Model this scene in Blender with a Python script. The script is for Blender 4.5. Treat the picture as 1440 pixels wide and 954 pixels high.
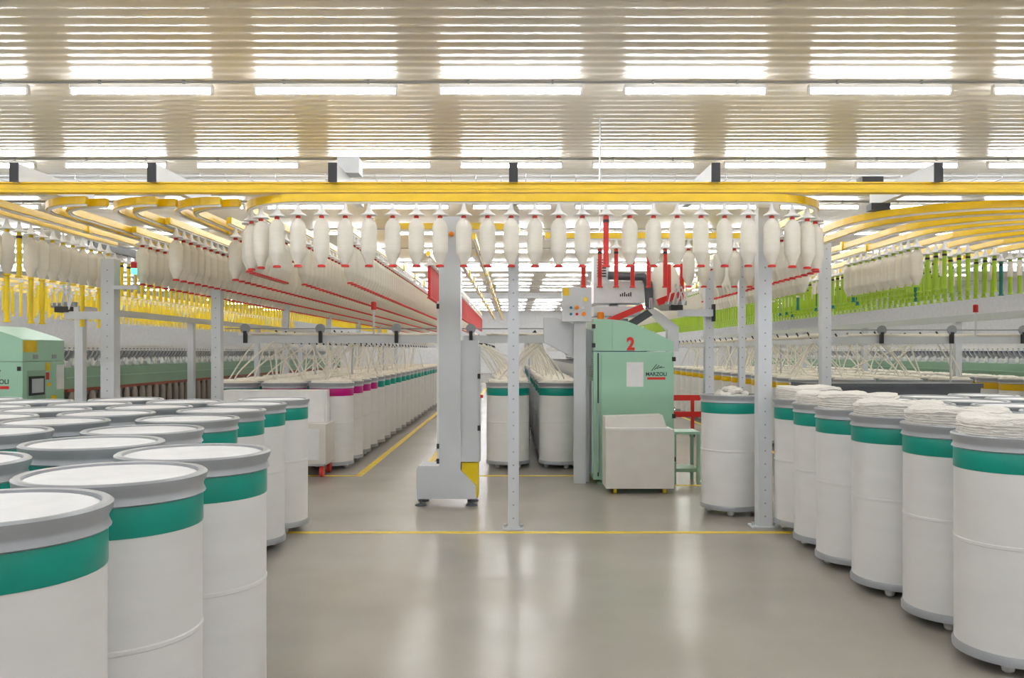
import bpy, math, random
from mathutils import Vector, Matrix
random.seed(7)
for o in list(bpy.data.objects): bpy.data.objects.remove(o)
SC = bpy.context.scene
COL = SC.collection
PI = math.pi
# ------------------------------------------------------------------ camera, world, exposure
CAMZ = 1.545
cd = bpy.data.cameras.new('camera'); cd.sensor_width = 36; cd.lens = 30.0
cd.shift_x = -2/1440; cd.shift_y = 18/1440; cd.clip_start = .05; cd.clip_end = 200
cam = bpy.data.objects.new('camera', cd); COL.objects.link(cam)
cam.location = (0, 0, CAMZ); cam.rotation_euler = (PI/2, 0, 0); SC.camera = cam
w = bpy.data.worlds.new('world'); SC.world = w; w.use_nodes = True
w.node_tree.nodes['Background'].inputs[0].default_value = (.95, .97, 1, 1)
w.node_tree.nodes['Background'].inputs[1].default_value = .35
vs = SC.view_settings; vs.view_transform = 'Standard'; vs.look = 'None'; vs.gamma = 1; vs.use_curve_mapping = False
vs.exposure = 0.82
TUBE_POWER = 24.0

# ------------------------------------------------------------------ materials
M = {}
def mat(name, col, rough=.5, metal=0, var=.06, scale=6, emis=None, spec=.5, bump=0, bscale=60, stretch=None, trans=0):
    m = bpy.data.materials.new(name); m.use_nodes = True
    nt = m.node_tree; b = nt.nodes['Principled BSDF']
    b.inputs['Roughness'].default_value = rough; b.inputs['Metallic'].default_value = metal
    b.inputs['Specular IOR Level'].default_value = spec
    tc = nt.nodes.new('ShaderNodeTexCoord'); mp = nt.nodes.new('ShaderNodeMapping')
    if stretch: mp.inputs['Scale'].default_value = stretch
    nt.links.new(tc.outputs['Object'], mp.inputs['Vector'])
    nz = nt.nodes.new('ShaderNodeTexNoise'); nz.inputs['Scale'].default_value = scale; nz.inputs['Detail'].default_value = 5
    nt.links.new(mp.outputs['Vector'], nz.inputs['Vector'])
    rp = nt.nodes.new('ShaderNodeValToRGB')
    c0 = tuple(max(0, c*(1-var)) for c in col); c1 = tuple(min(1, c*(1+var)) for c in col)
    rp.color_ramp.elements[0].position = .3; rp.color_ramp.elements[0].color = (*c0, 1)
    rp.color_ramp.elements[1].position = .7; rp.color_ramp.elements[1].color = (*c1, 1)
    nt.links.new(nz.outputs['Fac'], rp.inputs['Fac']); nt.links.new(rp.outputs['Color'], b.inputs['Base Color'])
    if bump:
        n2 = nt.nodes.new('ShaderNodeTexNoise'); n2.inputs['Scale'].default_value = bscale; n2.inputs['Detail'].default_value = 4
        nt.links.new(mp.outputs['Vector'], n2.inputs['Vector'])
        bp = nt.nodes.new('ShaderNodeBump'); bp.inputs['Strength'].default_value = bump; bp.inputs['Distance'].default_value = .01
        nt.links.new(n2.outputs['Fac'], bp.inputs['Height']); nt.links.new(bp.outputs['Normal'], b.inputs['Normal'])
    if emis:
        b.inputs['Emission Color'].default_value = (*emis[0], 1); b.inputs['Emission Strength'].default_value = emis[1]
    M[name] = m
    return m
mat('floor', (.372, .342, .302), .22, spec=.4, var=.10, scale=.9, bump=.02, bscale=3)
mat('ceiling', (.74, .69, .61), .29, metal=.0, var=.03, scale=.5, spec=.9)
mat('wall', (.80, .80, .80), .6)
mat('beam_white', (.82, .83, .86), .5, var=.02)
mat('can_white', (.80, .80, .80), .35, var=.025, scale=3, stretch=(1, 1, 4))
mat('teal', (.0, .30, .235), .3)
mat('pink', (.50, .005, .20), .3)
mat('amber', (.72, .45, .0), .35)
mat('zinc', (.38, .40, .43), .35, metal=.2)
mat('cover', (.83, .84, .87), .45, bump=.3, bscale=7)
mat('sliver', (.86, .84, .80), .9, var=.05, scale=30, bump=.8, bscale=50, stretch=(1, 1, 4))
mat('strand', (.86, .82, .73), .9, var=.06, scale=20)
mat('rubber', (.03, .03, .035), .6)
mat('nylon', (.75, .75, .73), .4)
mat('roving', (.83, .79, .70), .85, var=.03, scale=12, stretch=(1, 1, 6))
mat('red', (.66, .025, .02), .35)
mat('yellow_plastic', (.85, .62, .01), .35)
mat('lime', (.36, .56, .03), .35)
mat('deep_green', (.01, .19, .15), .35)
mat('rail_yellow', (.86, .56, .004), .3, var=.04)
mat('grey_paint', (.62, .65, .69), .4, var=.02)
mat('grey_dark', (.30, .32, .34), .45)
mat('alu', (.60, .61, .63), .35, metal=.5)
mat('black', (.02, .02, .024), .45)
mat('slate', (.075, .085, .10), .5)
mat('mint', (.36, .62, .47), .35, var=.025, scale=2)
mat('sage', (.27, .46, .33), .4, var=.04, scale=2)
mat('rust', (.30, .07, .04), .5)
mat('bobbin_dim', (.33, .29, .26), .6)
mat('blue_clip', (.12, .17, .42), .4)
mat('white_plastic', (.83, .83, .83), .4)
mat('clear_plastic', (.78, .80, .82), .25)
mat('tape', (.80, .56, .02), .45, var=.12, scale=8)
mat('paper', (.85, .86, .88), .7)
mat('ink', (.02, .05, .06), .5)
mat('screen', (.55, .60, .65), .2)
mat('cream', (.74, .72, .68), .55, var=.03)
mat('orange', (.85, .25, .01), .35)
mat('blue', (.02, .16, .30), .4)
mat('green_lamp', (.05, .7, .3), .3, emis=((.1, 1, .45), 1.5))
mat('tube_light', (1, 1, 1), .4, emis=((.96, .98, 1), TUBE_POWER))

# ------------------------------------------------------------------ mesh helpers
class MB:
    def __init__(s): s.v = []; s.f = []
    def box(s, x0, x1, y0, y1, z0, z1):
        b = len(s.v)
        s.v += [(x0,y0,z0),(x1,y0,z0),(x1,y1,z0),(x0,y1,z0),(x0,y0,z1),(x1,y0,z1),(x1,y1,z1),(x0,y1,z1)]
        s.f += [tuple(b+i for i in q) for q in ((0,3,2,1),(4,5,6,7),(0,1,5,4),(1,2,6,5),(2,3,7,6),(3,0,4,7))]
        return s
    def bar(s, p, q, wd, h, up=(0,0,1)):           # a rectangular bar between two points
        p = Vector(p); q = Vector(q); d = (q-p).normalized(); u = Vector(up)
        r = d.cross(u)
        if r.length < 1e-4: r = d.cross(Vector((0,1,0)))
        r.normalize(); u = r.cross(d).normalized(); b = len(s.v)
        for c in (p, q):
            for a, e in ((-1,-1),(1,-1),(1,1),(-1,1)): s.v.append(tuple(c + r*a*wd/2 + u*e*h/2))
        s.f += [tuple(b+i for i in g) for g in ((3,2,1,0),(4,5,6,7),(0,1,5,4),(1,2,6,5),(2,3,7,6),(3,0,4,7))]
        return s
    def lathe(s, prof, n=24, c=(0,0,0), caps=True):
        b = len(s.v); k = len(prof)
        for r, z in prof:
            for i in range(n):
                a = 2*PI*i/n; s.v.append((c[0]+r*math.cos(a), c[1]+r*math.sin(a), c[2]+z))
        for j in range(k-1):
            for i in range(n):
                i2 = (i+1) % n; s.f.append((b+j*n+i, b+j*n+i2, b+(j+1)*n+i2, b+(j+1)*n+i))
        if caps:
            if prof[0][0] > 0: s.f.append(tuple(b+i for i in reversed(range(n))))
            if prof[-1][0] > 0: s.f.append(tuple(b+(k-1)*n+i for i in range(n)))
        return s
    def tube(s, pts, r, n=8):
        pts = [Vector(p) for p in pts]; b = len(s.v); ref = None
        for j, p in enumerate(pts):
            d = (pts[min(j+1, len(pts)-1)] - pts[max(j-1, 0)]).normalized()
            if ref is None: ref = d.orthogonal().normalized()
            ref = (ref - d*ref.dot(d)).normalized(); o = d.cross(ref)
            for i in range(n):
                a = 2*PI*i/n; s.v.append(tuple(p + (ref*math.cos(a)+o*math.sin(a))*r))
        for j in range(len(pts)-1):
            for i in range(n):
                i2 = (i+1) % n; s.f.append((b+j*n+i, b+j*n+i2, b+(j+1)*n+i2, b+(j+1)*n+i))
        s.f.append(tuple(b+i for i in reversed(range(n)))); m = b+(len(pts)-1)*n
        s.f.append(tuple(m+i for i in range(n)))
        return s
    def rail(s, pts, wd, h):                       # rectangular section swept along a level path
        pts = [Vector(p) for p in pts]; b = len(s.v)
        for j, p in enumerate(pts):
            d = (pts[min(j+1, len(pts)-1)] - pts[max(j-1, 0)]); d.z = 0; d.normalize()
            r = Vector((d.y, -d.x, 0))
            for a, e in ((-1,-1),(1,-1),(1,1),(-1,1)): s.v.append(tuple(p + r*a*wd/2 + Vector((0,0,e*h/2))))
        for j in range(len(pts)-1):
            for i in range(4):
                i2 = (i+1) % 4; s.f.append((b+j*4+i, b+j*4+i2, b+j*4+4+i2, b+j*4+4+i))
        s.f.append((b+3,b+2,b+1,b)); m = b+(len(pts)-1)*4; s.f.append((m,m+1,m+2,m+3))
        return s
    def prism(s, poly, y0, y1):                    # x/z outline extruded along y
        b = len(s.v); n = len(poly)
        for y in (y0, y1): s.v += [(x, y, z) for x, z in poly]
        s.f.append(tuple(b+i for i in range(n))); s.f.append(tuple(b+n+i for i in reversed(range(n))))
        for i in range(n):
            j = (i+1) % n; s.f.append((b+j, b+i, b+n+i, b+n+j))
        return s
    def prismx(s, poly, x0, x1):                   # y/z outline extruded along x
        b = len(s.v); n = len(poly)
        for x in (x0, x1): s.v += [(x, y, z) for y, z in poly]
        s.f.append(tuple(b+i for i in reversed(range(n)))); s.f.append(tuple(b+n+i for i in range(n)))
        for i in range(n):
            j = (i+1) % n; s.f.append((b+i, b+j, b+n+j, b+n+i))
        return s
    def mesh(s, name, m, smooth=False):
        me = bpy.data.meshes.new(name); me.from_pydata(s.v, [], s.f); me.update()
        me.materials.append(M[m])
        if smooth:
            me.polygons.foreach_set('use_smooth', [True]*len(me.polygons))
            me.set_sharp_from_angle(angle=math.radians(35))
        return me
def link(name, data, parent=None, loc=(0,0,0), rz=0):
    o = bpy.data.objects.new(name, data); COL.objects.link(o)
    if parent: o.parent = parent
    o.location = loc; o.rotation_euler = (0, 0, rz)
    return o
def tag(o, label=None, cat=None, group=None, kind=None):
    if label: o['label'] = label
    if cat: o['category'] = cat
    if group: o['group'] = group
    if kind: o['kind'] = kind
    return o
def part(name, mb, m, parent=None, smooth=False, loc=(0,0,0), rz=0):
    return link(name, mb.mesh(name, m, smooth), parent, loc, rz)
def thing(name, label, cat, loc=(0,0,0), rz=0, group=None):
    return tag(link(name, None, None, loc, rz), label, cat, group)
def struct(name, mb, m, smooth=False): return tag(part(name, mb, m, None, smooth), kind='structure')
def text(body, size, m, parent, loc, rot=(PI/2,0,0), name='lettering', extrude=.001, sx=1, bold=0):
    cu = bpy.data.curves.new(name, 'FONT'); cu.body = body; cu.size = size; cu.extrude = extrude; cu.offset = bold
    cu.align_x = 'CENTER'; cu.align_y = 'CENTER'
    t = bpy.data.objects.new('tmp', cu); COL.objects.link(t)
    bpy.context.view_layer.update()
    me = bpy.data.meshes.new_from_object(t.evaluated_get(bpy.context.evaluated_depsgraph_get()))
    bpy.data.objects.remove(t)
    me.materials.clear(); me.materials.append(M[m])
    o = link(name, me, parent, loc); o.rotation_euler = rot; o.scale = (sx, 1, 1)
    return o

# ------------------------------------------------------------------ the hall
struct('floor', MB().box(-20, 20, -4, 62, -.1, 0), 'floor')
CZ = 4.45
mb = MB(); n = int(66/.19*8)
for i in range(n+1):
    y = -4 + i*.19/8; z = CZ + .0048*math.sin(2*PI*i/8)
    mb.v += [(-20, y, z), (20, y, z)]
    if i: b = 2*i-2; mb.f.append((b, b+2, b+3, b+1))
struct('ceiling', mb, 'ceiling', True)
struct('wall_left', MB().box(-20.2, -20, -4, 62, 0, 4.6), 'wall')
struct('wall_right', MB().box(20, 20.2, -4, 62, 0, 4.6), 'wall')
struct('wall_back', MB().box(-20.2, 20.2, 62, 62.2, 0, 4.6), 'wall')
struct('wall_front', MB().box(-20.2, 20.2, -4.2, -4, 0, 4.6), 'wall')
for k, y in enumerate((14.0, 28.0, 42.0)):
    struct('trim_%d' % (k+1), MB().box(-20, 20, y, y+.5, 4.19, CZ+.02), 'beam_white')

# cable tray on the first beam
tr = thing('cable_tray', 'thin white wire cable tray running along the white ceiling beam', 'cable tray', (0, 13.9, 4.3))
mb = MB()
for z in (0, .09): mb.tube([(-19.9, -.02, z), (19.9, -.02, z)], .006, 5); mb.tube([(-19.9, -.28, z), (19.9, -.28, z)], .006, 5)
part('side_wire', mb, 'alu', tr)
rm = MB().tube([(0, .1, 0), (0, -.28, 0), (0, -.28, .09)], .006, 5).mesh('rung', 'alu')
for i in range(100): link('rung', rm, tr, (-19.8+i*.4, 0, 0))

# fluorescent fittings
hm = MB().box(-.76, .76, -.035, .035, .035, .075).mesh('housing', 'white_plastic')
tm = MB().tube([(-.745, 0, 0), (.745, 0, 0)], .022, 10).mesh('tube', 'tube_light', True)
em = MB().box(-.012, .012, -.025, .025, -.028, .04).mesh('end_cap', 'white_plastic')
cm = MB().box(-.01, .01, -.02, .02, .07, .13).mesh('clip', 'grey_dark')
k = 0
for r in range(17):
    y = 9.14 + 3.66*(r-3)
    if y > 58: break
    t = tag(part('light_trunking', MB().box(-19.9, 19.9, y-.012, y+.012, 4.425, 4.44), 'grey_dark'),
            'thin grey lighting track fixed across the ribbed ceiling', 'lighting track', 'lighting tracks on the ceiling')
    for c in range(-8, 9):
        x = -.03 + c*1.975
        o = thing('ceiling_light', 'slim fluorescent tube light hung under the ribbed metal ceiling', 'light', (x, y, 4.33), 0, 'fluorescent lights in rows')
        link('housing', hm, o); link('tube', tm, o)
        for s in (-1, 1): link('end_cap', em, o, (s*.755, 0, 0)); link('clip', cm, o, (s*.45, 0, 0))

# yellow floor lines
def line(x0, x1, y0, y1, label):
    tag(part('floor_line', MB().box(x0, x1, y0, y1, 0, .002), 'tape'), label, 'floor marking')
line(-2.1, 2.45, 7.25, 7.33, 'yellow floor line running past the foot of the slim white post')
line(-1.97, -1.88, 10.7, 45, 'yellow floor line along the row of cans with pink bands')
line(-4.4, -1.88, 10.58, 10.67, 'short yellow floor line in front of the white trolley')
line(-1.2, -1.11, 10.65, 45, 'yellow floor line behind the grey pillar unit')
line(-1.11, .95, 10.58, 10.67, 'yellow floor line in front of the two cans beside the green cabinet')
line(1.86, 2.9, 9.82, 9.9, 'yellow floor line under the green step stool')
line(3.95, 4.04, 9.9, 45, 'yellow floor line beside the row of cans with amber bands')

# ------------------------------------------------------------------ sliver cans
R = .285
CAN = {
 'body': MB().lathe([(R-.01,.075),(R,.09),(R,.10),(R,.59),(R,.602),(R+.003,.606),(R+.003,.618),(R,.622),(R,.634),(R,1.065),(R,1.075)], 40).mesh('body', 'can_white', True),
 'base_ring': MB().lathe([(R-.02,.05),(R+.008,.055),(R+.01,.085),(R+.004,.1)], 40).mesh('base_ring', 'zinc', True),
 'top_rim': MB().lathe([(R+.001,1.062),(R+.012,1.068),(R+.004,1.085),(R+.004,1.095),(R+.015,1.115),(R+.017,1.132),(R+.008,1.139),(R-.012,1.137),(R-.015,1.11)], 40, caps=False).mesh('top_rim', 'zinc', True),
 'cover': MB().lathe([(R-.013,1.10),(R-.016,1.126),(R-.03,1.131),(.2,1.133),(.1,1.129),(.0,1.131)], 36).mesh('cover', 'cover', True),
 'caster': MB().lathe([(.012,.055),(.028,.045),(.032,.03),(.028,.01),(.015,0)], 12).mesh('caster', 'nylon', True),
}
BAND = {c: MB().lathe([(R+.002,.965),(R+.003,.967),(R+.003,1.06),(R+.002,1.062)], 40, caps=False).mesh('colour_band', c, True) for c in ('teal', 'pink', 'amber')}
def heap_mesh(seed, h, rad):
    rnd = random.Random(seed); mb = MB(); n = 48
    prof = [(rad*.97, 1.09)]
    k = 15
    for j in range(k): prof.append((rad*(1 + (.012 if j % 2 else -.012) + .008*math.sin(j*2.3+seed)), 1.12 + (h-.012)*j/(k-1)))
    prof += [(rad*.965, 1.12+h), (rad*.92, 1.12+h+.004), (rad*.6, 1.12+h+.004), (rad*.3, 1.12+h-.004), (0, 1.12+h-.008)]
    mb.lathe(prof, n)
    mb.v = [(x*(1+rnd.uniform(-.018,.018)), y*(1+rnd.uniform(-.018,.018)), z + (rnd.uniform(-.0035,.0035) if z > 1.11 else 0) + ((.009*math.sin(3*math.atan2(y,x)+seed)) if z > 1.2 else 0)) for x, y, z in mb.v]
    return mb.mesh('sliver_coil', 'sliver', True)
HEAPS = [heap_mesh(i, (.10,.12,.135)[i % 3], .272) for i in range(5)]
def flat_heap(seed):
    rnd = random.Random(seed); mb = MB().lathe([(.27,1.09),(.272,1.13),(.262,1.165),(.16,1.172),(.09,1.155),(0,1.15)], 28)
    mb.v = [(x, y, z+rnd.uniform(-.008,.008)) for x, y, z in mb.v]
    return mb.mesh('sliver_coil', 'strand', True)
FLATS = [flat_heap(i) for i in range(4)]
SMALLHEAP = None
def can(x, y, label, group, band='teal', top='cover', casters=True):
    o = thing('sliver_can', label, 'can', (x, y, 0), random.uniform(0, 6.28), group)
    link('body', CAN['body'], o); link('colour_band', BAND[band], o); link('top_rim', CAN['top_rim'], o); link('base_ring', CAN['base_ring'], o)
    if casters:
        for i in range(4): link('caster', CAN['caster'], o, (.2*math.cos(i*PI/2), .2*math.sin(i*PI/2), 0))
    if top == 'cover': link('cover', CAN['cover'], o)
    elif top == 'heap': link('sliver_coil', random.choice(HEAPS), o)
    elif top == 'flat': link('sliver_coil', random.choice(FLATS), o)
    return o
L1 = 'covered white can with teal band right behind the lettered can'
for x, y in ((-1.39, 2.26), (-1.352, 2.88), (-1.309, 3.50)):
    o = can(x, y, L1 if y < 3 else 'covered white can with teal band, last of the trio beyond the lettered can', 'outermost trio of covered cans')
    if y < 2.4:
        o['label'] = 'white can with teal band and a small letter marked on its side'; o['group'] = 'outermost trio of covered cans'; o.rotation_euler.z = 0
        a = math.radians(-62); text('P', .035, 'ink', o, ((R+.001)*math.cos(a), (R+.001)*math.sin(a), .82), (PI/2, 0, a+PI/2), 'letter_mark', .0005)
L2 = 'covered white can with teal band in the packed block beside the open floor'
spots = [(-2.15,3.2),(-1.9,3.86),(-1.95,4.5),(-2.0,5.25),(-2.05,6.0),(-2.1,6.74),(-2.08,7.42)]
for c in range(1, 7):
    for r in range(7):
        spots.append((-2.08-c*.62-random.uniform(0,.02), 7.36-r*.66-(.33 if c % 2 else 0)+random.uniform(-.015,.015)))
for x, y in spots:
    if 722+1200*(x+.3)/max(y, .5) < -60 or y < 2.4: continue
    can(x, y, 'covered can at the block corner reaching the yellow floor line' if (x, y) == (-2.08, 7.42) else L2, 'packed block of covered cans')
ORD = ('first', 'second', 'third', 'fourth', 'fifth', 'sixth')
for i, (px, y) in enumerate(((1090.9,7.42),(1119,6.8),(1150.8,6.18),(1202,5.55),(1276,4.9),(1350.6,4.26))):
    can((px-722)*y/1200+R, y, ORD[i]+' overfilled can from the wide white post, teal band, coil above rim', 'front row of overfilled cans', top='heap')
L4 = 'white can with teal band and flat cover standing behind the overfilled cans'
for c in range(4):
    for r in range(6):
        x = 3.2+c*.63; y = 8.1-r*.64-(.3 if c % 2 else 0)
        if 722+1200*(x-.3)/y > 1480: continue
        can(x, y, L4, 'covered cans behind the front row')
o = can(2.1, 8.22, 'lone white can with teal band and loose tuft of sliver beside the wide white post', None, top=None)
rnd = random.Random(3); mb = MB()
for i in range(26):
    a = rnd.uniform(0, 6.28); r = rnd.uniform(0, .15); zz = 1.10+.09*(1-(r/.17)**2)
    mb.lathe([(.0,-.03),(.03,-.015),(.036,.005),(.022,.025),(0,.03)], 8, (r*math.cos(a), r*math.sin(a), zz))
mb.lathe([(.26,1.08),(.25,1.10),(.15,1.13),(0,1.15)], 24)
part('sliver_tuft', mb, 'sliver', o, True)
# creels
def creel(cols, y0, dy, nrow, label, group, band, pinkrows=0, lbl2=None):
    for c, x in enumerate(cols):
        for r in range(nrow):
            y = y0+r*dy
            b = band
            l = label
            if pinkrows and ((c == 0 and r < 4) or (c == 1 and r < 1)): b = 'pink'; l = lbl2
            can(x+random.uniform(-.01,.01), y, l, group if b == band else group+' with pink bands', b, 'flat', r < 3)
creel((-2.43,-3.06,-3.69), 11.4, .70, 22, 'teal banded can of sliver in the creel feeding the long sage machine', 'creel cans beside the pink banded cans', 'teal', 4,
      'can with a bright pink band in the creel by the white trolley')
creel((-.07,.62), 11.5, .68, 20, 'teal banded can of sliver in the narrow creel beside the green cabinet', 'creel cans between pillar and cabinet', 'teal')
creel((4.42,5.08,5.76,6.5), 12.7, .70, 15, 'amber banded can of sliver under the strand covered creel', 'amber banded creel cans', 'amber')
creel((7.65,), 12.2, .66, 20, 'amber banded can in the single row against the long machine', 'single row of amber banded cans', 'amber')

# ------------------------------------------------------------------ creel frames with rollers, slivers
def creel_frame(label, xa, xb, y, xs, discs, y1, posts):
    o = thing('creel_frame', label, 'creel', (0, y, 0))
    part('cross_beam', MB().box(xa, xb, -.03, .03, 1.66, 1.76), 'grey_paint', o)
    part('roller_rod', MB().tube([(xa-.1, -.06, 1.85), (xb, -.06, 1.85)], .008, 6), 'grey_dark', o)
    for d in discs:
        part('roller_disc', MB().prismx([(0,0)]*0 or [(.065*math.cos(a*PI/10), .065*math.sin(a*PI/10)) for a in range(20)], -.012, .012), 'grey_dark', o, False, (d, -.07, 1.85), PI/2)
        part('bracket', MB().box(d-.022, d+.022, -.09, -.04, 1.66, 1.82), 'black', o)
    for x in xs:
        part('long_beam', MB().box(x-.03, x+.03, .03, y1-y, 1.66, 1.74), 'grey_paint', o)
        gm = MB().bar((-.06, 0, 1.84), (.05, 0, 1.66), .018, .02).mesh('sliver_guide', 'black')
        for i in range(24): link('sliver_guide', gm, o, (x, .4+i*.5, 0))
        part('sliver_bundle', MB().tube([(x, .2+i*.7, 1.775+.012*math.sin(i*2)) for i in range(int((y1-y)/.7))], .035, 8), 'strand', o, True)
    for px, py, h in posts: part('post', MB().tube([(px, py, 0), (px, py, h)], .016, 8), 'alu', o, True)
    bl = MB()
    for i in range(5): bl.tube([(xa+.3+j*(xb-xa-.3)/8, .02+.015*i, 1.775+.012*math.sin(j*1.7+i)) for j in range(9)], .016, 6)
    part('cross_slivers', bl, 'strand', o, True)
creel_frame('grey creel beam with round rollers above the pink banded cans', -3.78, -.98, 11.3, (-2.4,-3.2), (-3.53,-2.54,-1.54), 26, ((-3.76,-.3,1.72),(-3.38,3.25,1.72),(-2.75,3.25,1.72),(-2.75,6.75,1.72)))
creel_frame('short grey creel beam between the grey pillar unit and green cabinet', -.66, .42, 11.3, (-.55,.35), (-.56,), 25, ((-.6,2.5,1.7),(.28,3.94,1.7)))
creel_frame('grey creel beam with round rollers above the amber banded cans', 4.42, 8.4, 12.0, (4.5,5.3,6.2), (5.15,6.13,7.13), 26, ((4.45,.1,1.75),(4.75,3.15,1.75),(4.75,6.65,1.75),(5.42,3.15,1.75),(6.2,.1,1.75)))
def strands(cols, y0, dy, nrow, xs, label, group):
    for c, x in enumerate(cols):
        for r in range(nrow):
            for q in range(2):
                y = y0+r*dy+random.uniform(-.2,.2); xa = x+random.uniform(-.2,.2)
                xb = min(xs, key=lambda u: abs(u-xa+random.uniform(-.5,.5))) + random.choice((-.04,.04)); yb = y+random.uniform(-.45,.45)
                pts = []
                for i in range(8):
                    t = i/7; pts.append((xa+(xb-xa)*t**1.7, y+(yb-y)*t, 1.165+(1.68-1.165)*(t**1.35)))
                tag(part('sliver_strand', MB().tube(pts, .0105, 5), 'strand', None, True), label, 'sliver', group)
strands((-2.43,-3.06,-3.69), 11.45, .7, 15, (-2.4,-3.2,-3.6), 'cotton sliver rising from a can to the creel beside the pillar aisle', 'slivers of the pink and teal banded creel')
strands((-.07,.62), 11.6, .5, 18, (-.55,.35), 'cotton sliver rising between grey pillar unit and green cabinet', 'slivers of the narrow creel')
strands((4.42,5.08,5.76,6.5), 12.7, .7, 14, (4.5,5.3,6.2), 'cotton sliver rising from an amber banded can', 'slivers of the amber banded creel')

# ------------------------------------------------------------------ roving frames
FLY = MB().lathe([(.012,0),(.03,.02),(.034,.06),(.02,.09),(.018,.12)], 10).mesh('flyer', 'white_plastic', True)
ARM = MB().prismx([(-.09,.16),(-.02,.12),(.06,.20),(.09,.27),(.05,.29),(-.02,.21)], -.022, .022).mesh('drafting_arm', 'alu')
CLP = MB().prismx([(-.03,.22),(.05,.30),(.09,.30),(.01,.21)], -.026, .026).mesh('blue_cover', 'blue_clip')
BOB = MB().lathe([(.02,0),(.048,.03),(.05,.3),(.03,.36)], 10).mesh('spindle_bobbin', 'bobbin_dim', True)
def roving_frame(label, x, side, y0, ln, nfly, pitch=.13):
    o = thing('roving_machine', label, 'machine', (x, y0, 0), 0 if side > 0 else PI)
    # built facing +x, running +y (turned round for the other side)
    yy = (lambda a: a) if side > 0 else (lambda a: -a)
    def bx(x0, x1, a, b, z0, z1, m, name): part(name, MB().box(x0, x1, min(yy(a), yy(b)), max(yy(a), yy(b)), z0, z1), m, o)
    bx(-.9, -.12, 0, ln, 0, .95, 'sage', 'bed'); bx(-.12, 0, 0, ln, 1.06, 1.34, 'sage', 'front_beam'); bx(-.9, -.12, 0, ln, .95, 1.32, 'grey_paint', 'inner_housing')
    bx(-.01, .04, 0, ln, 1.02, 1.06, 'rust', 'red_strip'); bx(-.12, .1, 0, ln, .25, .33, 'sage', 'bobbin_rail'); bx(-.3, -.1, 0, ln, 1.34, 1.40, 'grey_paint', 'flyer_rail')
    bx(-.9, -.2, 0, ln, 1.56, 1.66, 'white_plastic', 'top_cover'); bx(-.005, .012, 0, ln, 1.2, 1.215, 'mint', 'cover_edge')
    for i in range(nfly):
        y = yy(.1+i*pitch)
        link('flyer', FLY, o, (-.08-(.1 if i % 2 else 0), y, 1.34))
        link('drafting_arm', ARM, o, (-.28, y, 1.30), -PI/2 if side > 0 else -PI/2); link('blue_cover', CLP, o, (-.28, y, 1.30), -PI/2)
        link('spindle_bobbin', BOB, o, (-.02 if i % 2 else .04, y, .33)); link('spindle_bobbin', BOB, o, (-.02 if i % 2 else .04, y, .66))
    return o
def sticker(parent, x0, x1, y, z0, z1, m, name='sticker'): part(name, MB().box(x0, x1, y-.003, y, z0, z1), m, parent)
lf = roving_frame('long sage green machine with grey drafting arms behind the packed covered cans', -5.78, 1, 11.0, 17.5, 125)
# end cabinet of that machine: the front looks at the camera, the side with the screen at the aisle
c0, c1 = -.95, -.02
part('end_cabinet', MB().box(-1.4, 0, c0, c1, 0, 1.425), 'mint', lf)
part('cabinet_hood', MB().prism([(-1.4,1.432),(0,1.432),(0,1.69),(-.12,1.74),(-.5,1.86),(-1.4,1.9)], c0, c1), 'mint', lf)
def side(y0, y1, z0, z1, m, name='sticker', th=.004, par=None, x=0): return part(name, MB().box(x, x+th, y0, y1, z0, z1), m, par or lf)
side(-.86, -.46, .96, 1.32, 'sage', 'screen_recess', .003)
q = side(-.83, -.52, 1.02, 1.25, 'black', 'touch_screen', .025); side(-.80, -.55, 1.05, 1.22, 'screen', 'display', .003, q, .025)
side(-.21, -.03, 1.07, 1.38, 'paper', 'notice')
for a, b, c, d, m in ((-.94,-.65,1.54,1.68,'tape'),(-.73,-.63,1.46,1.51,'grey_dark'),(-.31,-.21,1.46,1.51,'grey_dark'),(-.46,-.36,1.31,1.41,'tape'),(-.45,-.38,1.20,1.29,'red'),(-.43,-.34,1.12,1.16,'tape'),(-.33,-.2,.94,1.0,'tape')): side(a, b, c, d, m)
text('MARZOLI', .075, 'ink', lf, (-.32, c0-.002, 1.19), name='maker_name', bold=.0015); part('name_bar', MB().box(-.48, -.16, c0-.003, c0, 1.105, 1.14), 'red', lf)
for i in range(3): part('maker_emblem', MB().bar((-.36+.03*i, c0-.003, 1.25), (-.31+.025*i, c0-.003, 1.33), .002, .012, (1,0,0)), 'ink', lf)
part('latch', MB().box(-.06, -.02, c0-.012, c0, 1.32, 1.37), 'black', lf)
roving_frame('long green machine behind the amber banded creel', 8.55, -1, 11.0, 20, 120, .16)
roving_frame('long machine hidden behind the numbered green cabinet', 1.95, 1, 10.9, 16, 60, .26)

# ------------------------------------------------------------------ numbered green cabinet
g = thing('machine_cabinet', 'mint green machine cabinet with a red number two and sloping top', 'cabinet', (0, 9.9, 0))
x0, x1 = .93, 1.86
part('cabinet_body', MB().box(x0, x1, 0, .95, .06, 1.545), 'mint', g)
part('cabinet_hood', MB().prism([(x0,1.555),(x1,1.555),(x1,1.66),(1.62,1.78),(1.32,1.90),(1.1,1.925),(x0,1.925)], 0, .95), 'mint', g)
part('door', MB().box(x0+.09, x1-.03, -.015, 0, .1, 1.54), 'mint', g)
part('hood_seam', MB().box(x0+.215, x0+.22, -.004, 0, 1.56, 1.92), 'sage', g)
part('door_gap', MB().box(x0+.045, x0+.06, -.006, 0, .1, 1.53), 'black', g)
part('door_rod', MB().tube([(x0+.052, -.02, .15), (x0+.052, -.02, .95)], .009, 8), 'alu', g, True)
part('side_panel', MB().box(x0-.012, x0, .1, .85, .12, 1.2), 'grey_paint', g)
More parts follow.
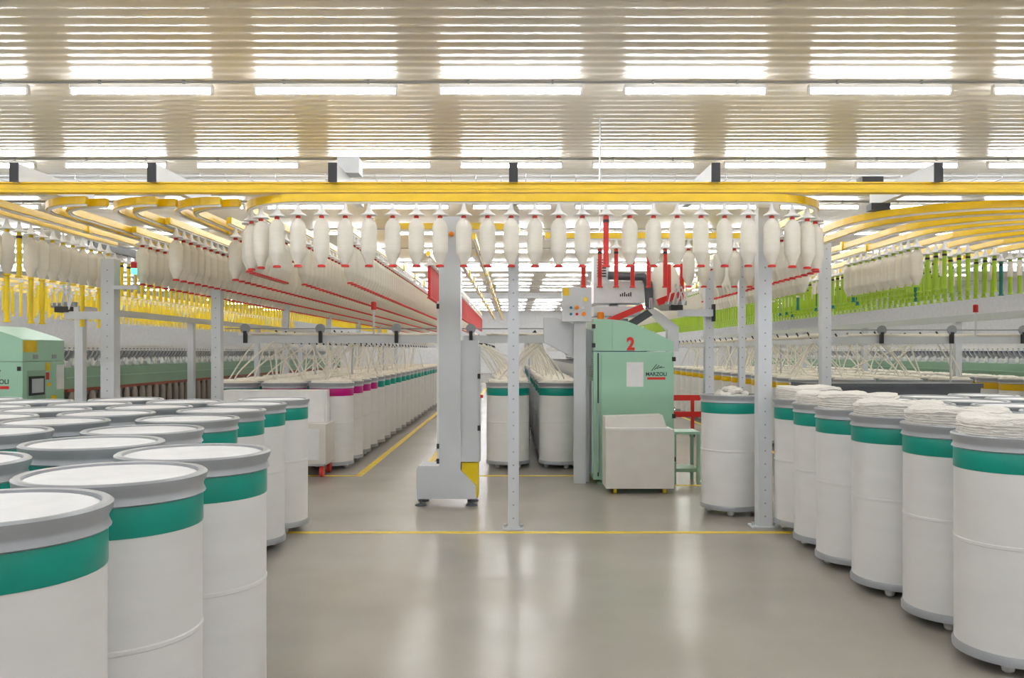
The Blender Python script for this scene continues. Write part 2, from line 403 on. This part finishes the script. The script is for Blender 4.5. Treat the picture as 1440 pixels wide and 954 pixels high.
for i in range(9): part('vent_slot', MB().box(x0-.006, x0, .12, .7, 1.25+i*.025, 1.262+i*.025), 'grey_dark', g)
for x, z in ((x0,1.84),(x0,1.62),(x1,1.46),(x1,.8),(x1,.3)): part('hinge', MB().box(x-.02, x+.02, -.02, 0, z-.025, z+.025), 'black', g)
for x in (x0+.12, x1-.12):
    for y in (.1, .85): part('foot', MB().lathe([(.07,0),(.07,.02),(.03,.03),(.03,.06)], 14), 'sage', g, True, (x, y, 0))
text('2', .2, 'red', g, (1.36, -.003, 1.63), name='number', bold=.008, sx=.9)
part('notice', MB().box(1.31, 1.505, -.021, -.015, 1.14, 1.425), 'paper', g)
part('notice_sheet', MB().box(1.325, 1.49, -.023, -.021, 1.155, 1.41), 'cover', g)
text('MARZOLI', .058, 'ink', g, (1.655, -.017, 1.285), name='maker_name', bold=.0015); part('name_bar', MB().box(1.55, 1.76, -.018, -.015, 1.222, 1.25), 'red', g)
for i in range(4): part('maker_emblem', MB().bar((1.60+.03*i, -.017, 1.325+.012*i), (1.66+.03*i, -.017, 1.40-.012*i), .002, .008, (1,0,0)), 'ink', g)
part('side_arm', MB().prism([(.36,1.95),(.50,1.95),(x0,1.80),(x0,1.36),(.36,1.66)], .2, .35), 'grey_paint', g)
part('side_leg', MB().box(.80, .90, .22, .36, 0, 1.5), 'grey_paint', g)

# control box, beacon, ducts above the cabinet
o = thing('control_box', 'pale grey control box with coloured buttons beside the green cabinet', 'control panel', (.75, 9.95, 0))
part('box', MB().box(-.18, .16, 0, .14, 1.90, 2.30), 'grey_paint', o); part('stand', MB().box(-.04, .1, .05, .13, 0, 1.9), 'grey_paint', o)
for x, z, m, r in ((-.08,2.06,'blue',.016),(-.01,2.06,'orange',.024),(-.08,1.985,'blue',.016),(-.01,1.985,'red',.016),(.07,1.985,'orange',.026),(.06,2.06,'white_plastic',.014)):
    part('button', MB().prismx([(r*math.cos(a*PI/7), r*math.sin(a*PI/7)) for a in range(14)], -.012, 0), m, o, False, (x, 0, z), PI/2)
sticker(o, -.17, -.10, 0, 2.2, 2.29, 'tape'); sticker(o, .07, .11, 0, 2.13, 2.18, 'tape')
o = thing('suction_unit', 'grey suction unit with vented motor box and dark hose above the green cabinet', 'machine', (0, 10.4, 0))
part('motor_box', MB().box(.98, 1.17, 0, .3, 2.38, 2.72), 'grey_paint', o)
for i in range(7): part('vent_slot', MB().box(1.02, 1.13, -.004, 0, 2.46+i*.033, 2.475+i*.033), 'black', o)
part('housing', MB().box(.98, 1.6, .02, .5, 2.14, 2.40), 'alu', o)
for i in range(6): part('nameplate_mark', MB().box(1.30+i*.025, 1.315+i*.025, .014, .02, 2.22, 2.25+.012*(i % 3)), 'black', o)
part('lower_tray', MB().box(.98, 1.55, 0, .5, 1.98, 2.10), 'grey_paint', o); part('lower_shelf', MB().box(.98, 1.4, .02, .5, 1.86, 1.95), 'grey_dark', o)
part('hose', MB().tube([(1.15,-.03,2.47),(1.4,-.04,2.46),(1.58,-.03,2.46),(1.64,-.02,2.38),(1.65,0,2.2),(1.66,0,2.06)], .05, 12), 'slate', o, True)
part('neck', MB().lathe([(.05,2.0),(.05,2.2)], 14), 'alu', o, True, (1.66, 0, 0))
part('dark_branch', MB().bar((1.68,-.02,2.04), (1.30,-.02,1.80), .09, .09), 'slate', o)
part('grey_branch', MB().prism([(1.62,2.06),(1.72,2.06),(2.0,1.85),(2.0,1.55),(1.87,1.55),(1.87,1.80)], -.08, .08), 'alu', o)
part('stand', MB().box(1.2, 1.3, .2, .3, 1.9, 2.14), 'grey_paint', o)
part('beacon', MB().lathe([(.04,1.93),(.04,2.02),(.03,2.03)], 12), 'orange', o, True, (1.06, -.03, 0))
part('suspension_rod', MB().tube([(1.07,.15,2.7),(1.07,.15,4.44)], .012, 6), 'alu', o)
fb = part('filter_bag', MB().lathe([(.05,2.05),(.16,2.12),(.19,2.3),(.18,2.45),(.13,2.58),(.05,2.64)], 18), 'roving', o, True, (1.86, .1, 0))
part('red_chute', MB().bar((1.02,-.1,1.86), (1.56,-.1,2.09), .08, .075), 'red', o)
part('red_clamp', MB().bar((1.74,-.1,2.14), (2.0,-.1,2.24), .06, .08), 'red', o)

# white bin on casters, step stool
o = thing('waste_bin', 'cream square bin on yellow casters in front of the green cabinet', 'bin', (1.375, 9.45, 0))
part('shell', MB().box(-.37, .37, -.2, .2, .06, .70), 'cream', o)
part('liner', MB().prism([(-.37,.70),(.31,.70),(.26,.85),(-.37,.83)], -.1, .17), 'cream', o)
part('rim', MB().box(-.375, .33, -.205, .0, .695, .715), 'white_plastic', o)
for x in (-.27, .27):
    for y in (-.15, .15): part('caster', MB().prismx([(.04*math.cos(a*PI/6), .04+.04*math.sin(a*PI/6)) for a in range(12)], -.015, .015), 'tape' if y < 0 else 'rubber', o, False, (x, y, 0))
o = thing('step_stool', 'green steel step stool behind the cream bin and lone can', 'stool', (2.02, 10.15, 0))
part('top', MB().box(-.16, .16, -.2, .2, .58, .61), 'mint', o)
for x in (-.14, .14):
    for y in (-.18, .18): part('leg', MB().box(x-.018, x+.018, y-.018, y+.018, 0, .58), 'sage', o)
part('lower_step', MB().box(-.15, .15, -.19, .19, .14, .18), 'sage', o)
o = thing('red_rack', 'low red steel rack standing in the aisle behind the step stool', 'rack', (3.25, 15.5, 0))
for z in (.36, .66): part('crossbar', MB().box(-.5, .45, -.03, .03, z, z+.1), 'red', o)
for x in (-.45, 0, .4): part('upright', MB().box(x-.03, x+.03, -.025, .025, .05, .7), 'red', o); part('wheel', MB().lathe([(.05,0),(.05,.05)], 12), 'rubber', o, True, (x, 0, 0))

# ------------------------------------------------------------------ grey pillar unit
o = thing('doffer_pillar', 'tall pale grey pillar unit on levelling feet with yellow box at its base', 'machine', (0, 8.54, 0))
part('column', MB().box(-.745, -.53, -.006, .22, .3, 2.90), 'grey_paint', o)
part('edge_strip', MB().box(-.765, -.745, .0, .2, .42, 2.05), 'white_plastic', o)
part('side_panel', MB().box(-.53, -.355, .03, .25, .44, 1.66), 'grey_paint', o)
part('panel_edge', MB().box(-.355, -.335, .06, .25, .44, 1.6), 'alu', o)
part('base', MB().prism([(-.97,.07),(-.375,.07),(-.375,.2),(-.53,.36),(-.74,.4),(-.95,.4),(-.97,.37)], 0, .35), 'grey_paint', o)
part('yellow_box', MB().box(-.52, -.355, .05, .3, .08, .43), 'yellow_plastic', o)
for x in (-.93, -.42):
    for y in (.03, .3): part('levelling_foot', MB().lathe([(.06,0),(.055,.015),(.02,.025),(.01,.03),(.01,.14)], 12), 'slate', o, True, (x, y, 0))
for x, z in ((-.755,2.0),(-.755,.60),(-.755,.45),(-.345,1.3),(-.345,.78)): part('latch', MB().box(x-.014, x+.014, -.012, .0 if x < -.5 else .07, z-.025, z+.025), 'black', o)
part('stop_button', MB().lathe([(.02,0),(.02,.03)], 12), 'red', o, True, (-.325, .1, 1.08)); part('orange_knob', MB().lathe([(0,-.03),(.026,-.015),(.03,0),(.026,.015),(0,.03)], 12), 'orange', o, True, (-.62, -.03, 2.72))
for z in (.65, 1.0, 1.45, 1.9):
    for x in (-.68, -.6): part('bolt', MB().box(x-.006, x+.006, -.003, 0, z-.006, z+.006), 'grey_dark', o)

# posts
def post(x, y, wd, h, label, plate=True, group=None):
    o = thing('steel_post', label, 'post', (x, y, 0), 0, group)
    part('shaft', MB().box(-wd/2, wd/2, -wd/2, wd/2, 0, h), 'grey_paint', o)
    hm_ = MB().lathe([(.008,-.001),(.008,.001)], 8).mesh('bolt_hole', 'grey_dark')
    for i in range(int(h/.115)):
        q = link('bolt_hole', hm_, o, (0, -wd/2-.003, .1+i*.115)); q.rotation_euler = (PI/2, 0, 0)
    if plate:
        part('base_plate', MB().box(-wd*.95, wd*.95, -wd*.7, wd*.7, 0, .012), 'grey_paint', o)
        for s in (-1, 1): part('anchor_bolt', MB().lathe([(.014,0),(.014,.03)], 8), 'alu', o, False, (s*wd*.75, 0, .01))
post(0, 7.45, .095, 2.81, 'slim white post bolted to the floor at the yellow line')
post(2.21, 7.55, .12, 2.81, 'wide white post beside the lone can at the yellow line')
post(-4.25, 9.0, .14, 2.52, 'grey post with light stack bracket behind the packed covered cans')
post(-3.47, 10.0, .11, 2.81, 'slim grey post between the packed cans and the long sage machine')
post(3.65, 10.0, .11, 2.81, 'slim grey post behind the overfilled cans')
post(2.31, 10.1, .10, 2.5, 'grey post carrying the gripper arm beside the green cabinet')
post(2.62, 9.8, .07, 2.8, 'thin post behind the wide white post', False)
for i in range(5): post(-4.0, 15+i*3.5, .10, 2.81, 'slim grey post standing along the long sage machine', group='posts along the sage machine')

# white trolley and slate cart
o = thing('white_trolley', 'white two level trolley with red caster in front of the pink banded cans', 'trolley', (-2.9, 10.75, 0))
part('upper_bin', MB().box(-.75, .53, -.05, .25, .62, 1.06), 'white_plastic', o)
part('lower_bin', MB().box(-.6, .6, -.3, .22, .17, .66), 'cream', o); part('lower_panel', MB().box(-.5, .52, -.306, -.3, .22, .6), 'paper', o)
part('corner_post', MB().box(.53, .56, -.03, .0, .16, 1.05), 'white_plastic', o); part('handle_knob', MB().lathe([(.02,.66),(.035,.68),(.03,.71)], 10), 'deep_green', o, True, (.3, -.2, 0))
for x in (-.5, .54):
    for y in (-.22, .18): part('caster', MB().prismx([(.075*math.cos(a*PI/8), .075+.075*math.sin(a*PI/8)) for a in range(16)], -.02, .02), 'red', o, False, (x, y, 0)); 
part('frame', MB().box(-.58, .58, -.28, .2, .14, .18), 'alu', o)
o = thing('slate_cart', 'long dark slate plastic cart behind the overfilled cans', 'cart', (4.75, 10.9, 0))
part('tub', MB().prism([(-1.0,.2),(.98,.2),(1.06,1.14),(-1.08,1.14)], -.3, .3), 'slate', o); part('rim', MB().box(-1.1, 1.08, -.32, .32, 1.10, 1.15), 'slate', o)
for x in (-.85, .85):
    for y in (-.22, .22): part('wheel', MB().prismx([(.1*math.cos(a*PI/8), .1+.1*math.sin(a*PI/8)) for a in range(16)], -.02, .02), 'rubber', o, False, (x, y, 0))

# ------------------------------------------------------------------ overhead rails
RZ = 2.845
def arc(cx, cy, r, a0, a1, z, n=10): return [(cx+r*math.cos(math.radians(a0+(a1-a0)*i/n)), cy+r*math.sin(math.radians(a0+(a1-a0)*i/n)), z) for i in range(n+1)]
NR = [0]
def rail(label, pts, group=None, z2=False, clips=0):
    NR[0] += 1; pts = [(x, y, z-.0012*(NR[0] % 9)) for x, y, z in pts]
    o = thing('overhead_rail', label, 'rail', (0, 0, 0), 0, group)
    part('track', MB().rail(pts, .05, .065), 'rail_yellow', o)
    part('track_lip', MB().rail([(x, y, z-.04) for x, y, z in pts], .02, .02), 'white_plastic', o)
    if clips:
        p, q = Vector(pts[-2]), Vector(pts[-1]); cmesh = MB().box(-.04, .04, -.03, .03, -.045, .055).mesh('clip', 'rail_yellow')
        L = (q-p).length
        for i in range(1, int(L/clips)): link('clip', cmesh, o, p+(q-p)*(i*clips/L))
    return o
mbm = part('main_beam', MB().box(-9, 9, 7.19, 7.29, RZ+.045, RZ+.125), 'rail_yellow'); part('groove', MB().box(-9, 9, 7.186, 7.19, RZ+.07, RZ+.078), 'tape', mbm); part('flange', MB().box(-9, 9, 7.175, 7.30, RZ+.118, RZ+.13), 'rail_yellow', mbm)
tag(mbm, 'long straight yellow beam spanning above the loop of white bobbins', 'rail')
loop = arc(-1.75, 7.85, .65, 180, 270, RZ) + arc(2.1, 7.85, .65, 270, 360, RZ)
loop_pts = [(-2.4, 22, RZ)] + loop + [(2.75, 20, RZ)]
RAILS = {}
RAILS['loop'] = rail('yellow rail loop carrying the front row of red tipped bobbins', loop_pts)
rail('straight yellow rail beside the rail of the yellow tipped bobbins', [(-4.5, 5.0, RZ), (-4.5, 30, RZ)], None, clips=2)
for i, x in enumerate((-4.2, -3.6, -3.05)):
    rail('yellow rail bending off the long beam towards the back of the hall', arc(x+.55, 7.85, .55, 270, 180, RZ) + [(x, 30, RZ)], 'rails bending off the long beam', clips=1.2)
    rail('yellow rail bending off the long beam towards the back of the hall', arc(x+.68, 7.95, .55, 270, 180, RZ) + [(x+.13, 30, RZ)], 'rails bending off the long beam', clips=1.4)
RAILS['yellow'] = rail('yellow rail reaching past the yellow tipped bobbins', [(-4.75, 5.0, RZ), (-4.75, 10.2, RZ)])
for x in (-.45, -.75, -1.72): RAILS['aisle'] = rail('straight yellow rail receding above the pillar aisle', [(x, 8.7 if x < -1 else 9.6, RZ), (x, 34, RZ)], 'rails above the pillar aisle', clips=1.5)
rail('short yellow cross rail with bent end behind the front bobbins', [(-1.3, 8.8, RZ), (-.3, 8.8, RZ)] + arc(-.3, 9.15, .35, 270, 360, RZ, 6))
RAILS['cross'] = rail('yellow cross rail above the empty red tubes and suction unit', [(.35, 9.5, RZ), (2.75, 9.5, RZ)])
for i, x in enumerate((3.3, 3.6, 4.05, 4.45, 4.9, 5.3, 5.75, 6.2)):
    RAILS[('x', 'lime0', 'y', 'lime1', 'g0', 'g1', 'g2', 'g3')[i]] = rail('yellow rail curving over the green tubes towards the back', [(9, 7.45+.25*i, RZ)]+arc(x+1.2, 8.65+.25*i, 1.2, 270, 180, RZ, 12)+[(x, 30, RZ)], 'rails over the green tubes', clips=1.3)
for x, y, px in ((3.05, 7.3, 0), (3.45, 8.07, 0)):
    tag(part('rail_motor', MB().box(x-.09, x+.09, y-.06, y+.06, RZ+.125 if y < 7.5 else RZ+.033, RZ+.19 if y < 7.5 else RZ+.10), 'black'), 'black drive unit sitting on the long yellow beam' if y < 7.5 else 'black drive unit sitting on a curving yellow rail', 'drive unit')
for x in (-4.17, -3.02, -1.51, 0, 1.69, 3.55):
    o = thing('rail_support', 'grey aluminium support beam with black end cap above the long yellow beam', 'support', (x, 7.12, 0), 0, 'support beams above the rails')
    part('beam', MB().box(-.035, .035, .01, 1.3, 2.97, 3.12), 'grey_paint', o); part('end_cap', MB().box(-.037, .037, 0, .012, 2.965, 3.125), 'black', o)
    part('hanger_rod', MB().tube([(0, .12, RZ+.04), (0, .12, 3.0)], .01, 6), 'alu', o)
tag(part('junction_box', MB().box(-1.55, -1.36, 7.5, 7.7, 3.12, 3.26), 'grey_paint'), 'grey junction box mounted beside a support beam above the rails', 'junction box')

# ------------------------------------------------------------------ bobbins and empty tubes
HANG = MB().lathe([(.07,0),(.07,.006),(.036,.028),(.022,.05),(.012,.10)], 14).mesh('hanger', 'white_plastic', True)
ROV = MB().lathe([(.026,.02),(.031,.035),(.062,.112),(.066,.122),(.067,.135),(.067,.15),(.067,.325),(.0665,.338),(.062,.355),(.05,.38),(.034,.398),(.022,.41)], 18).mesh('roving', 'roving', True)
BM = {}
for c in ('red', 'yellow_plastic', 'lime', 'deep_green'):
    BM[c] = (MB().lathe([(.034,0),(.034,.014),(.024,.02),(.022,.035)], 14).mesh('base_flange', c, True),
             MB().lathe([(.021,.40),(.021,.43),(.012,.437)], 12).mesh('tube_tip', c, True),
             MB().lathe([(.034,0),(.034,.012),(.024,.018),(.024,.43),(.014,.437)], 12).mesh('empty_tube', c, True))
RING = MB().lathe([(.0255,.375),(.0255,.40)], 12).mesh('ring', 'black', True)
REM = MB().lathe([(.029,.22),(.031,.24),(.031,.40),(.026,.41)], 12).mesh('roving_remnant', 'roving', True)
ZB = 2.26
CUR = None
FAR = {}
def hanger(x, y, z): link('hanger', HANG, CUR, (x, y, z+.435))
def bobbin(x, y, c, label, group, z=ZB, hang=True):
    o = thing('roving_bobbin', label, 'bobbin', (x, y, z), 0, group)
    link('roving', ROV, o); link('base_flange', BM[c][0], o); link('tube_tip', BM[c][1], o)
    if hang: hanger(x, y, z)
def tube_(x, y, c, label, group, z=ZB, ring=True, remnant=False):
    o = tag(link('empty_tube', BM[c][2], None, (x, y, z)), label, 'tube', group)
    if ring: link('ring', RING, o)
    if remnant: link('roving_remnant', REM, o)
    hanger(x, y, z)
def path_points(pts, step, start=0):
    out = []; acc = -start
    for a, b in zip(pts, pts[1:]):
        a, b = Vector(a), Vector(b); L = (b-a).length; t = -acc if acc < 0 else (step-acc if acc > 0 else 0)
        t = 0 if not out and acc == 0 else t
        while t <= L:
            out.append(a+(b-a)*(t/L)); t += step
        acc = L-(t-step)
    return out
CUR = RAILS['loop']
lp = [(-2.4, 9.0, 0)] + loop + [(2.75, 12.5, 0)]
BL = 'white roving bobbin with red base hanging on the front loop under the long yellow beam'
for p in path_points(lp, .2, .02):
    if abs(p.x-.8) < .1 and p.y < 7.3: tube_(p.x, p.y, 'red', 'empty red tube hanging alone among the white bobbins of the front loop', None)
    else: bobbin(p.x, p.y, 'red', BL, 'bobbins of the front loop')
def far_row(x, ya, yb, step, c, tube=False):
    a = FAR.setdefault((c, tube), MB()); b = FAR.setdefault((c, 'tips'), MB()); h = FAR.setdefault('h', MB()); y = ya
    while y < yb:
        if tube: a.lathe([(.034,0),(.024,.02),(.024,.43)], 6, (x, y, ZB))
        else:
            a.lathe([(.02,.018),(.066,.11),(.067,.32),(.022,.41)], 8, (x, y, ZB)); b.lathe([(.034,0),(.03,.02)], 6, (x, y, ZB)); b.lathe([(.021,.40),(.018,.437)], 6, (x, y, ZB))
        h.lathe([(.048,0),(.012,.07)], 6, (x, y, ZB+.435)); y += step
for k, (x, ya) in enumerate(((-1.72, 9.0), (-2.25, 9.2), (-2.8, 8.6), (-3.4, 8.6), (-4.0, 9.2))):
    CUR = RAILS['aisle'] if k == 0 else rail('yellow storage rail carrying red based bobbins', [(x, ya-.2, RZ), (x, 34, RZ)], 'storage rails')
    n = 28
    for i in range(n): bobbin(x, ya+i*.2, 'red', 'white roving bobbin with red base in the storage rows beside the pillar aisle', 'bobbins in the storage rows')
    far_row(x, ya+n*.2, 34, .2, 'red')
CUR = RAILS['yellow']
for i in range(13):
    if i != 3: bobbin(-4.75, 7.6+i*.2, 'yellow_plastic', 'white roving bobbin with yellow tip and base near the gripper', 'yellow tipped bobbins')
    else: tube_(-4.75, 8.2, 'yellow_plastic', 'empty yellow tube hanging among the yellow tipped bobbins', None)
for i in (2, 4, 5, 9, 11): tag(link('empty_tube', BM['yellow_plastic'][2], None, (-4.75, 7.6+i*.2, ZB-.437)), 'empty yellow tube hanging below a yellow tipped bobbin', 'tube', 'low yellow tubes')
CUR = thing('hanger_strip', 'dark strip from which the row of yellow tubes hangs', 'rail'); part('strip', MB().box(-5.09, -5.01, 10.2, 34, ZB+.536, ZB+.63), 'slate', CUR)
for i in range(42): tube_(-5.05, 10.4+i*.2, 'yellow_plastic', 'empty yellow tube with black ring in the row above the sage machine', 'yellow tubes above the sage machine')
far_row(-5.05, 18.8, 34, .2, 'yellow_plastic', True)
for x in (-8.2, -8.8, -9.4, -10.0):
    far_row(x, 14.2, 32, .26, 'yellow_plastic', True)
    rail('yellow rail over the distant yellow tubes', [(x, 13.8, RZ-.06), (x, 32, RZ-.06)], 'distant rails')
CUR = rail('yellow rail carrying the dense row of empty red tubes', [(-1.12, 11.2, RZ), (-1.12, 30, RZ)])
for i in range(45): tube_(-1.12, 11.4+i*.2, 'red', 'empty red tube in the long dense row above the pillar aisle', 'row of empty red tubes', ring=False)
far_row(-1.12, 20.4, 30, .2, 'red', True)
CUR = RAILS['cross']
for i in range(6): tube_(.78+i*.182, 9.5, 'red', 'empty red tube hanging in front of the suction unit', 'red tubes at the suction unit')
for i in range(5): bobbin(1.95+i*.17, 9.5, 'red', 'white roving bobbin with red base on the cross rail behind the front loop', 'bobbins on the cross rail')
for x, z in ((1.82, 2.13), (1.97, 2.14)): tag(link('empty_tube', BM['red'][2], None, (x, 9.98, z)), 'empty red tube held at the gripper beside the green cabinet', 'tube', 'red tubes at the gripper')
CUR = RAILS['lime0']
for i in range(30): bobbin(3.6, 10.6+i*.2, 'lime', 'white roving bobbin in the long row beside the green tubes', 'bobbins beside the green tubes')
far_row(3.6, 16.6, 32, .2, 'lime')
CUR = RAILS['lime1']
for i in range(11): bobbin(4.45, 9.42+i*.19, 'lime', 'white roving bobbin with green tip behind the slim grey post', 'green tipped bobbins')
rnd = random.Random(11)
for k, x in enumerate((4.9, 5.3, 5.75, 6.2)):
    CUR = RAILS['g%d' % k]
    for i in range(44):
        c = 'deep_green' if rnd.random() < .07 else 'lime'
        tube_(x, 9.7+.25*k+i*.2, c, 'empty dark green tube among the light green tubes' if c == 'deep_green' else 'light green tube hanging above the amber banded creel', 'dark green tubes' if c == 'deep_green' else 'light green tubes', remnant=rnd.random() < .25)
    far_row(x, 18.5+.25*k, 32, .2, 'lime', True)
NM = {'red': 'red', 'yellow_plastic': 'yellow', 'lime': 'light green'}
for c in NM:
    if (c, False) in FAR:
        o = tag(thing('far_bobbins', 'far ends of the rows of white bobbins with %s bases' % NM[c], 'bobbins'), kind='stuff')
        tag(part('row', FAR[(c, False)], 'roving', o, True), kind='stuff'); tag(part('row_tips', FAR[(c, 'tips')], c, o, True), kind='stuff')
    if (c, True) in FAR: tag(part('far_tubes', FAR[(c, True)], c, None, True), 'far rows of empty %s tubes under the rails' % NM[c], 'tubes', kind='stuff')
tag(part('far_hangers', FAR['h'], 'white_plastic'), 'small white cone hangers above the far bobbins and tubes', 'hangers', kind='stuff')
tag(part('walkway_beam', MB().box(7.05, 7.15, 9, 32, 2.02, 2.12), 'grey_paint'), 'grey beam under the rows of light green tubes', 'beam')
tag(part('walkway_beam', MB().box(-5.35, -5.25, 10.3, 32, 2.02, 2.10), 'grey_paint'), 'grey beam under the row of yellow tubes', 'beam')
for i in range(6):
    tag(part('beam_post', MB().box(7.05, 7.15, 10+i*3.6, 10.1+i*3.6, 0, 2.02), 'grey_paint'), 'grey post holding up the beam under the green tubes', 'post', 'posts under the green tube beam')
    tag(part('beam_post', MB().box(-5.35, -5.25, 10.4+i*3.6, 10.5+i*3.6, 0, 2.02), 'grey_paint'), 'grey post holding up the beam under the yellow tubes', 'post', 'posts under the yellow tube beam')

# grippers and signal lamps
def gripper(x, y, z, s, label, colour):
    o = thing('gripper_arm', label, 'gripper', (x, y, z))
    part('arm', MB().box(min(0, s*.42), max(0, s*.42), -.035, .035, -.04, .04), 'grey_paint', o); part('end_plate', MB().box(s*.42-.012, s*.42+.012, -.05, .05, -.1, .1), 'black', o)
    part('head', MB().box(-.09, .05, -.06, .06, .03, .09), 'black', o); part('jaw', MB().box(-.14, -.06, -.04, .04, .08, .13), 'grey_dark', o); part('jaw', MB().box(.0, .1, -.04, .04, .09, .14), 'grey_dark', o)
    for i in range(3): part('cable', MB().tube([(-.12+.05*i, -.05, .1), (-.1+.06*i, -.09, .22), (-.02+.05*i, -.08, .3), (.04+.03*i, -.05, .2), (.05, -.04, .06)], .008, 6), 'white_plastic', o, True)
    for q in (-.02, .03): part('cylinder', MB().lathe([(.014,.1),(.014,.34)], 10), 'alu', o, True, (q, 0, 0))
gripper(1.92, 9.98, 2.0, 1, 'grey gripper arm with black head beside the green cabinet', 'red')
gripper(-4.72, 9.0, 1.93, 1, 'grey gripper arm with black head below the yellow tipped bobbins', 'yellow')
o = thing('signal_lamp', 'red and green signal lamp on the grey post by the yellow tubes', 'signal lamp', (-4.1, 8.95, 0))
part('bracket', MB().box(-.1, .16, -.02, .02, 2.2, 2.24), 'grey_paint', o); part('stem', MB().lathe([(.012,2.2),(.012,2.36)], 8), 'alu', o, False, (.12, 0, 0))
part('green_lens', MB().lathe([(.03,2.36),(.03,2.42)], 12), 'green_lamp', o, True, (.12, 0, 0)); part('red_lens', MB().lathe([(.03,2.421),(.03,2.48),(.02,2.49)], 12), 'red', o, True, (.12, 0, 0))
for x, y, l in ((-1.85, 11.3, 'red signal lamp on a thin pole above the pink banded creel'), (6.5, 12.0, 'red signal lamp on a thin pole above the amber banded creel')):
    o = thing('signal_lamp', l, 'signal lamp', (x, y, 0)); part('pole', MB().lathe([(.014,1.76),(.014,2.1)], 8), 'alu', o, True); part('lens', MB().lathe([(.035,2.1),(.035,2.2),(.025,2.21)], 12), 'red', o, True)
